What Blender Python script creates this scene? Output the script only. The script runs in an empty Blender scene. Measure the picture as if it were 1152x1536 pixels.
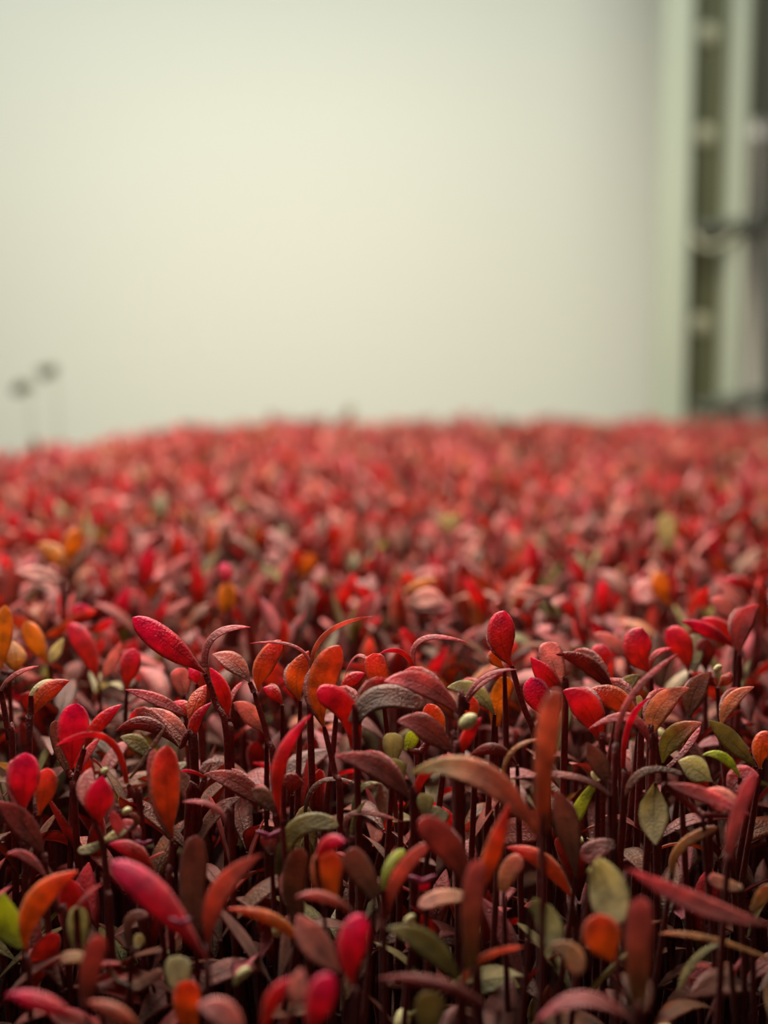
import bpy, math, random
import numpy as np
from mathutils import Vector, Matrix

# ---------------------------------------------------------------- camera, light, exposure
scene = bpy.context.scene
COL = scene.collection
F = 2000.0                      # focal length in pixels of the 1152 x 1536 frame
PITCH = math.radians(6.3)       # looking slightly down
CAM = Vector((0.0, 0.0, 0.135))
cam_data = bpy.data.cameras.new('camera')
cam_data.sensor_fit = 'HORIZONTAL'
cam_data.sensor_width = 36.0
cam_data.lens = F / 1152 * 36
cam_data.clip_start = 0.01
cam_data.clip_end = 20
cam_data.dof.use_dof = True
cam_data.dof.focus_distance = 0.222
cam_data.dof.aperture_fstop = 13.0
cam = bpy.data.objects.new('camera', cam_data)
cam.location = CAM
cam.rotation_euler = (math.pi / 2 - PITCH, 0, 0)
COL.objects.link(cam)
scene.camera = cam

world = bpy.data.worlds.new('world')
scene.world = world
world.use_nodes = True
world.node_tree.nodes['Background'].inputs[0].default_value = (0.95, 1.0, 0.85, 1)
world.node_tree.nodes['Background'].inputs[1].default_value = 0.028


def area(name, loc, rot, sx, sy, power, col):
    d = bpy.data.lights.new(name, 'AREA')
    d.shape = 'RECTANGLE'
    d.size, d.size_y = sx, sy
    d.energy = power
    d.color = col
    o = bpy.data.objects.new(name, d)
    o.location = loc
    o.rotation_euler = rot
    COL.objects.link(o)
    return o


# grow-light panel above the crop and lights added for the front leaves and the back wall
area('grow_light', (-0.10, 0.76, 0.60), (math.radians(0), 0, 0), 0.6, 0.7, 15.0, (1.0, 0.92, 0.79))
area('front_fill_light', (-0.14, 0.17, 0.50), (math.radians(-8), math.radians(-4), 0), 0.2, 0.16, 0.9, (1.0, 0.95, 0.88))  # added soft top light that lifts the front leaves, no known fixture
wl = area('wall_fill_light', (-0.22, 1.06, 0.95), (math.radians(50), 0, math.radians(0)), 1.3, 0.25, 4.0, (0.95, 0.99, 0.93))  # added light to brighten the wall, no known fixture
wl.data.spread = math.radians(115)

vs = scene.view_settings
vs.view_transform = 'Standard'
vs.look = 'None'
vs.exposure = 0.0
vs.gamma = 1.0
vs.use_curve_mapping = False
scene.cycles.max_bounces = 10
scene.cycles.transmission_bounces = 8
scene.cycles.diffuse_bounces = 5

# ---------------------------------------------------------------- helpers
rng = random.Random(11)
CP, SP = math.cos(PITCH), math.sin(PITCH)
RIGHT = Vector((1, 0, 0))
UP = Vector((0, SP, CP))
FWD = Vector((0, CP, -SP))


def at(px, py, d):
    return CAM + RIGHT * ((px - 576) / F * d) + UP * (-(py - 768) / F * d) + FWD * d


def proj(p):
    v = p - CAM
    d = v.dot(FWD)
    return 576 + F * v.dot(RIGHT) / d, 768 - F * v.dot(UP) / d, d


def lin(c):
    return tuple((x / 12.92 if x <= 0.04045 else ((x + 0.055) / 1.055) ** 2.4) for x in (v / 255 for v in c))


def npmat(name):
    m = bpy.data.materials.new(name)
    m.use_nodes = True
    nt = m.node_tree
    for n in list(nt.nodes):
        nt.nodes.remove(n)
    return m, nt, nt.nodes, nt.links


def simple(name, col, rough=0.6, metal=0.0, noise=0.12, scale=12.0, bump=0.0, spec=0.5):
    m, nt, N, L = npmat(name)
    out = N.new('ShaderNodeOutputMaterial')
    b = N.new('ShaderNodeBsdfPrincipled')
    L.new(b.outputs[0], out.inputs[0])
    tc = N.new('ShaderNodeTexCoord')
    nz = N.new('ShaderNodeTexNoise')
    nz.inputs['Scale'].default_value = scale
    nz.inputs['Detail'].default_value = 5
    L.new(tc.outputs['Object'], nz.inputs['Vector'])
    mx = N.new('ShaderNodeMix')
    mx.data_type = 'RGBA'
    c = lin(col)
    mx.inputs[6].default_value = tuple(v * (1 - noise) for v in c) + (1,)
    mx.inputs[7].default_value = tuple(min(1, v * (1 + noise)) for v in c) + (1,)
    L.new(nz.outputs[0], mx.inputs[0])
    L.new(mx.outputs[2], b.inputs['Base Color'])
    b.inputs['Roughness'].default_value = rough
    b.inputs['Metallic'].default_value = metal
    b.inputs['Specular IOR Level'].default_value = spec
    if bump:
        bp = N.new('ShaderNodeBump')
        bp.inputs['Strength'].default_value = bump
        bp.inputs['Distance'].default_value = 0.002
        L.new(nz.outputs[0], bp.inputs['Height'])
        L.new(bp.outputs[0], b.inputs['Normal'])
    return m


def leaf_material():
    """Pigment comes from the colour attribute (leaf-own colour); fine pebbled relief, vein by UV."""
    m, nt, N, L = npmat('leaf_tissue')
    out = N.new('ShaderNodeOutputMaterial')
    at_ = N.new('ShaderNodeAttribute')
    at_.attribute_name = 'pigment'
    uv = N.new('ShaderNodeUVMap')
    uv.uv_map = 'leaf_uv'
    sx = N.new('ShaderNodeSeparateXYZ')
    L.new(uv.outputs[0], sx.inputs[0])
    # distance to midrib
    s1 = N.new('ShaderNodeMath'); s1.operation = 'SUBTRACT'; s1.inputs[1].default_value = 0.5
    L.new(sx.outputs[0], s1.inputs[0])
    a1 = N.new('ShaderNodeMath'); a1.operation = 'ABSOLUTE'
    L.new(s1.outputs[0], a1.inputs[0])
    mr = N.new('ShaderNodeMapRange')
    mr.inputs[1].default_value = 0.0; mr.inputs[2].default_value = 0.045
    mr.inputs[3].default_value = 1.0; mr.inputs[4].default_value = 0.0
    L.new(a1.outputs[0], mr.inputs[0])
    # veins fade towards the tip
    fade = N.new('ShaderNodeMapRange')
    fade.inputs[1].default_value = 0.1; fade.inputs[2].default_value = 0.85
    fade.inputs[3].default_value = 0.55; fade.inputs[4].default_value = 0.0
    L.new(sx.outputs[1], fade.inputs[0])
    vein = N.new('ShaderNodeMath'); vein.operation = 'MULTIPLY'
    L.new(mr.outputs[0], vein.inputs[0]); L.new(fade.outputs[0], vein.inputs[1])
    tc = N.new('ShaderNodeTexCoord')
    geo = N.new('ShaderNodeNewGeometry')
    nz = N.new('ShaderNodeTexNoise')
    nz.inputs['Scale'].default_value = 2300
    nz.inputs['Detail'].default_value = 2
    L.new(geo.outputs['Position'], nz.inputs['Vector'])
    nz2 = N.new('ShaderNodeTexNoise')
    nz2.inputs['Scale'].default_value = 420
    nz2.inputs['Detail'].default_value = 3
    L.new(geo.outputs['Position'], nz2.inputs['Vector'])
    val = N.new('ShaderNodeMapRange')
    val.inputs[1].default_value = 0.25; val.inputs[2].default_value = 0.75
    val.inputs[3].default_value = 0.62; val.inputs[4].default_value = 1.3
    L.new(nz2.outputs[0], val.inputs[0])
    vm = N.new('ShaderNodeMath'); vm.operation = 'MULTIPLY_ADD'
    vm.inputs[1].default_value = -0.6
    L.new(vein.outputs[0], vm.inputs[0]); L.new(val.outputs[0], vm.inputs[2])
    hs = N.new('ShaderNodeHueSaturation')
    L.new(at_.outputs['Color'], hs.inputs['Color'])
    L.new(vm.outputs[0], hs.inputs['Value'])
    hmap = N.new('ShaderNodeHueSaturation')      # transmitted light is purer
    hmap.inputs['Saturation'].default_value = 1.0
    hmap.inputs['Value'].default_value = 1.8
    L.new(hs.outputs[0], hmap.inputs['Color'])
    bp = N.new('ShaderNodeBump')
    bp.inputs['Strength'].default_value = 0.7
    bp.inputs['Distance'].default_value = 0.0005
    add = N.new('ShaderNodeMath'); add.operation = 'MULTIPLY_ADD'; add.inputs[1].default_value = -1.2
    L.new(vein.outputs[0], add.inputs[0]); L.new(nz.outputs[0], add.inputs[2])
    L.new(add.outputs[0], bp.inputs['Height'])
    b = N.new('ShaderNodeBsdfPrincipled')
    b.inputs['Roughness'].default_value = 0.42
    b.inputs['Specular IOR Level'].default_value = 0.55
    b.inputs['Sheen Weight'].default_value = 0.15
    b.inputs['Sheen Roughness'].default_value = 0.45
    b.inputs['Sheen Tint'].default_value = (1, 0.82, 0.82, 1)
    L.new(hs.outputs[0], b.inputs['Base Color'])
    L.new(bp.outputs[0], b.inputs['Normal'])
    t = N.new('ShaderNodeBsdfTranslucent')
    L.new(hmap.outputs[0], t.inputs['Color'])
    mix = N.new('ShaderNodeMixShader')
    mix.inputs[0].default_value = 0.38
    L.new(b.outputs[0], mix.inputs[1]); L.new(t.outputs[0], mix.inputs[2])
    L.new(mix.outputs[0], out.inputs[0])
    return m


LEAF = leaf_material()
HUSK = simple('seed_husk_shell', (226, 212, 150), 0.5, noise=0.25, scale=900, bump=0.3)
BUD_GLINT = simple('bud_and_glint', (165, 60, 95), 0.4, noise=0.3, scale=700)  # young buds, and the painted highlight on the magenta diagonal leaf
DARK_HUSK = simple('dark_seed_husk_shell', (70, 72, 50), 0.8, noise=0.3, scale=300)
SOIL = simple('growing_mat_fibre', (34, 22, 15), 0.95, noise=0.5, scale=300, bump=0.6, spec=0.1)
TRAYM = simple('black_tray_plastic', (22, 22, 22), 0.5, noise=0.1, scale=40)
SHELFM = simple('shelf_board_laminate', (175, 175, 160), 0.6, noise=0.05)
WALLM = simple('white_wall_panel_paint', (212, 213, 200), 0.75, noise=0.012, scale=2.5)
FLOORM = simple('floor_concrete', (120, 120, 112), 0.8, noise=0.15, scale=6)
SAGE = simple('sage_painted_steel', (184, 193, 172), 0.5, noise=0.04, scale=8)
SAGE_SHADE = simple('sage_steel_shaded', (84, 86, 58), 0.6, noise=0.12, scale=30)  # same sage steel, with the shade inside the channel put into the colour
WIRE = simple('dark_grey_rod_steel', (70, 74, 62), 0.55, noise=0.1, scale=30)
RUBBER = simple('black_cable_rubber', (38, 42, 40), 0.55, noise=0.1, scale=30)
PIPE = simple('white_pipe_plastic', (222, 220, 208), 0.5, noise=0.03, scale=20)
BOLT = simple('pale_zinc_bolt', (178, 178, 152), 0.6, noise=0.1, scale=60)
OLIVEB = simple('olive_grey_panel', (118, 116, 92), 0.8, noise=0.06, scale=6)


def tag(o, **kw):
    for k, v in kw.items():
        if v is not None:
            o[k] = v
    return o


def mesh_obj(name, verts, faces, mat, parent=None, smooth=True, col=None, uv=None, loc=None):
    me = bpy.data.meshes.new(name)
    me.from_pydata(verts, [], faces)
    me.materials.append(mat)
    if smooth:
        me.polygons.foreach_set('use_smooth', [True] * len(me.polygons))
    if col is not None:
        a = me.attributes.new('pigment', 'FLOAT_COLOR', 'POINT')
        a.data.foreach_set('color', np.asarray(col, dtype=np.float32).ravel())
    if uv is not None:
        u = me.uv_layers.new(name='leaf_uv')
        li = np.empty(len(me.loops), dtype=np.int32)
        me.loops.foreach_get('vertex_index', li)
        u.data.foreach_set('uv', np.asarray(uv, dtype=np.float32)[li].ravel())
    o = bpy.data.objects.new(name, me)
    COL.objects.link(o)
    if parent is not None:
        o.parent = parent
    if loc is not None:
        o.location = loc
    return o


# leaf outline: half-width along the length
PROF = {
    'p': ([0, .08, .2, .34, .5, .64, .78, .88, .95, 1], [.10, .18, .42, .76, .97, 1, .92, .74, .50, .0]),   # paddle
    'l': ([0, .08, .2, .34, .5, .65, .8, .9, .96, 1], [.10, .25, .58, .88, 1, .93, .66, .38, .2, .0]),    # lance
    's': ([0, .15, .35, .5, .65, .8, .92, .98, 1], [.45, .62, .85, .95, 1, .95, .75, .45, .0]),            # strap
    'n': ([0, .15, .35, .5, .65, .8, .92, 1], [.6, .7, .85, .95, 1, .85, .5, .0]),                        # narrow
}


def leaf_geom(P0, P1, P2, W, n_at, pal_top, pal_bot, shape='l', nseg=10, half=2, thick=0.00014, cup=0.18,
              wav=0.0, ph=0.0, twist=0.0):
    """Closed, slightly cupped blade on a quadratic curve. n_at: adaxial (upper) normal near the base.
    Returns verts, faces, colours, uvs."""
    ts, ws = PROF[shape]
    verts, cols, uvs, faces = [], [], [], []
    m = half * 2 + 1                    # points over one sheet incl. both rims
    ring = m + (m - 2)                  # upper sheet m points, lower sheet inner m-2 points
    t0, t1, t2 = pal_top
    b0, b1, b2 = pal_bot

    def g(a, b, c, t):
        if t < .5:
            k = t * 2
            return [a[i] + (b[i] - a[i]) * k for i in range(3)]
        k = t * 2 - 1
        return [b[i] + (c[i] - b[i]) * k for i in range(3)]
    for i in range(nseg + 1):
        t = i / nseg
        t = 1 - (1 - t) ** 1.25 if t > 0 else 0
        w = W / 2 * float(np.interp(t, ts, ws))
        if i == nseg:
            w = W / 2 * 0.04
        c = (1 - t) ** 2 * P0 + 2 * t * (1 - t) * P1 + t * t * P2
        tan = (2 * (1 - t) * (P1 - P0) + 2 * t * (P2 - P1))
        if tan.length < 1e-9:
            tan = P2 - P0
        tan.normalize()
        nn = n_at - tan * n_at.dot(tan)
        if nn.length < 1e-4:
            nn = tan.orthogonal()
        nn.normalize()
        if twist:
            nn = Matrix.Rotation(twist * t, 3, tan) @ nn
        side = tan.cross(nn).normalized()
        wave = wav * W * math.sin(t * 9 + ph)
        ct, cb = g(t0, t1, t2, t), g(b0, b1, b2, t)
        for j in range(m):
            u = (j / (m - 1)) * 2 - 1
            th = thick * (1 - u * u) * (0.4 + min(1.0, 2.2 * w / (W / 2)) * 0.6)
            p = c + side * (u * w) + nn * (cup * abs(u) ** 1.6 * w + wave * u * abs(u) + th)
            verts.append(p)
            k = 1.0 if abs(u) < .99 else 0.6
            cols.append([ct[q] * k + cb[q] * (1 - k) for q in range(3)] + [1])
            uvs.append(((u + 1) / 2, t))
        for j in range(1, m - 1):
            u = (j / (m - 1)) * 2 - 1
            th = thick * (1 - u * u) * (0.4 + min(1.0, 2.2 * w / (W / 2)) * 0.6)
            p = c + side * (u * w) + nn * (cup * abs(u) ** 1.6 * w + wave * u * abs(u) - th)
            verts.append(p)
            cols.append(cb + [1])
            uvs.append(((u + 1) / 2, t))
    for i in range(nseg):
        a, b = i * ring, (i + 1) * ring
        for j in range(m - 1):
            faces.append((a + j, a + j + 1, b + j + 1, b + j))
        low = lambda base, j: base + j if j in (0, m - 1) else base + m + j - 1
        for j in range(m - 1):
            faces.append((low(a, j), low(b, j), low(b, j + 1), low(a, j + 1)))
    return verts, faces, cols, uvs


def tube(pts, radii, n=7, cap=True):
    verts, faces = [], []
    up = Vector((0.3, 0.9, 0.1)).normalized()
    for i, p in enumerate(pts):
        if i == 0:
            t = pts[1] - pts[0]
        elif i == len(pts) - 1:
            t = pts[-1] - pts[-2]
        else:
            t = pts[i + 1] - pts[i - 1]
        t = t.normalized()
        s = t.cross(up)
        if s.length < 1e-3:
            s = t.orthogonal()
        s.normalize()
        q = s.cross(t)
        for k in range(n):
            a = 2 * math.pi * k / n
            verts.append(p + (s * math.cos(a) + q * math.sin(a)) * radii[i])
    for i in range(len(pts) - 1):
        for k in range(n):
            faces.append((i * n + k, i * n + (k + 1) % n, (i + 1) * n + (k + 1) % n, (i + 1) * n + k))
    if cap:
        faces.append(tuple(range(n)))
        faces.append(tuple(reversed(range((len(pts) - 1) * n, len(pts) * n))))
    return verts, faces


def bez(P, n):
    """Catmull-Rom through the points P."""
    if len(P) == 2:
        return [P[0].lerp(P[1], i / n) for i in range(n + 1)]
    Q = [P[0] * 2 - P[1]] + P + [P[-1] * 2 - P[-2]]
    out = []
    for s in range(len(P) - 1):
        a, b, c, d = Q[s:s + 4]
        for i in range(n if s < len(P) - 2 else n + 1):
            t = i / n
            out.append(0.5 * ((2 * b) + (c - a) * t + (2 * a - 5 * b + 4 * c - d) * t * t + (3 * b - a - 3 * c + d) * t ** 3))
    return out


def ellipsoid(c, ax, L_, R_, n=8, m=6, dent=0.0):
    ax = ax.normalized()
    s = ax.orthogonal().normalized()
    q = ax.cross(s)
    verts = [c - ax * L_]
    faces = []
    for i in range(1, m):
        th = math.pi * i / m
        for k in range(n):
            a = 2 * math.pi * k / n
            r = R_ * math.sin(th) * (1 - dent * math.cos(a) ** 2)
            verts.append(c - ax * (L_ * math.cos(th)) + (s * math.cos(a) + q * math.sin(a)) * r)
    verts.append(c + ax * L_)
    for k in range(n):
        faces.append((0, 1 + (k + 1) % n, 1 + k))
    for i in range(m - 2):
        for k in range(n):
            a, b = 1 + i * n, 1 + (i + 1) * n
            faces.append((a + k, a + (k + 1) % n, b + (k + 1) % n, b + k))
    a = 1 + (m - 2) * n
    for k in range(n):
        faces.append((a + k, a + (k + 1) % n, len(verts) - 1))
    return verts, faces


# pigment palettes: base, middle, tip (sRGB)
PAL = {k: [list(lin(c)) for c in v] for k, v in dict(
    magenta=[(168, 38, 24), (225, 26, 62), (236, 26, 112)],
    red=[(168, 50, 18), (214, 46, 34), (228, 38, 92)],
    orangered=[(170, 70, 20), (208, 80, 30), (224, 60, 60)],
    orange=[(175, 95, 20), (215, 105, 25), (220, 80, 45)],
    gold=[(175, 105, 18), (222, 145, 18), (230, 150, 30)],
    mauve=[(112, 62, 46), (168, 92, 80), (194, 104, 98)],
    pale=[(165, 102, 84), (220, 148, 134), (234, 156, 150)],
    brown=[(98, 62, 38), (138, 88, 60), (146, 82, 64)],
    greymauve=[(108, 72, 52), (148, 100, 82), (162, 100, 88)],
    olive=[(110, 95, 42), (152, 136, 84), (160, 140, 90)],
    cream=[(190, 172, 118), (212, 198, 150), (215, 200, 155)],
    lime=[(150, 150, 35), (188, 190, 55), (195, 195, 80)],
    sage=[(145, 134, 84), (182, 172, 122), (190, 180, 136)],
    peach=[(175, 120, 72), (215, 150, 112), (220, 140, 122)],
    salmon=[(150, 66, 45), (205, 108, 84), (215, 120, 104)],
    pink=[(150, 72, 64), (202, 106, 102), (224, 112, 120)],
    darkred=[(100, 30, 18), (140, 38, 24), (160, 40, 34)],
    ochre=[(150, 100, 50), (185, 125, 65), (190, 120, 80)],
    peachlime=[(150, 140, 50), (180, 160, 95), (220, 130, 115)],
    saltip=[(165, 75, 50), (200, 110, 78), (185, 160, 95)],
    pinkochre=[(120, 92, 40), (165, 100, 78), (196, 116, 112)],
).items()}
OTHER = {'d': 'mauve', 'u': 'red'}
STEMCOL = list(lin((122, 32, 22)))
STEM_SHADE = list(lin((60, 24, 14)))  # lower stem tone, shade under the canopy put into the colour
hero_pts = []                     # (px, py, depth, radius px) of the traced leaves


def stem_mesh(root, apex, foot, mids=(), r=0.00075, n=5, sides=6):
    P = [foot] + [m for m in mids] + [apex]
    if len(P) == 2:
        mid = foot.lerp(apex, 0.45) + Vector((rng.uniform(-.0045, .0045), rng.uniform(-.003, .003), 0))
        P = [foot, mid, apex]
    pts = bez(P, n)
    k = len(pts) - 1
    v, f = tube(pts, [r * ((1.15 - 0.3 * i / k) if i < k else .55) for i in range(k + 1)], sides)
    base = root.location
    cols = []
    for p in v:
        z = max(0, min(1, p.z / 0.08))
        cols.append([STEM_SHADE[q] * (1 - z) + STEMCOL[q] * z for q in range(3)] + [1])  # painted shade: stem darkens towards the mat
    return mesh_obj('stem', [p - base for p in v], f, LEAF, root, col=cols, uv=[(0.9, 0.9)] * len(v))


def add_leaf(root, P0, P1, P2, W, nrm, pt, pb, shape, **kw):
    v, f, c, u = leaf_geom(P0, P1, P2, W, nrm, pt, pb, shape, **kw)
    base = root.location
    return mesh_obj('leaf', [p - base for p in v], f, LEAF, root, col=c, uv=u)


def jitter(pal, s=0.08):
    k = rng.uniform(1 - s, 1 + s)
    h = rng.uniform(1 - s, 1 + s)
    return [[c[0] * k, c[1] * k * h, c[2] * k * (2 - h)] for c in pal]


OFF = {'A': (0, 880), 'B': (380, 880), 'C': (752, 880), 'D': (0, 1200), 'E': (380, 1200), 'F': (752, 1200),
       'G': (0, 740), 'H': (380, 740), 'I': (752, 740)}
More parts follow.
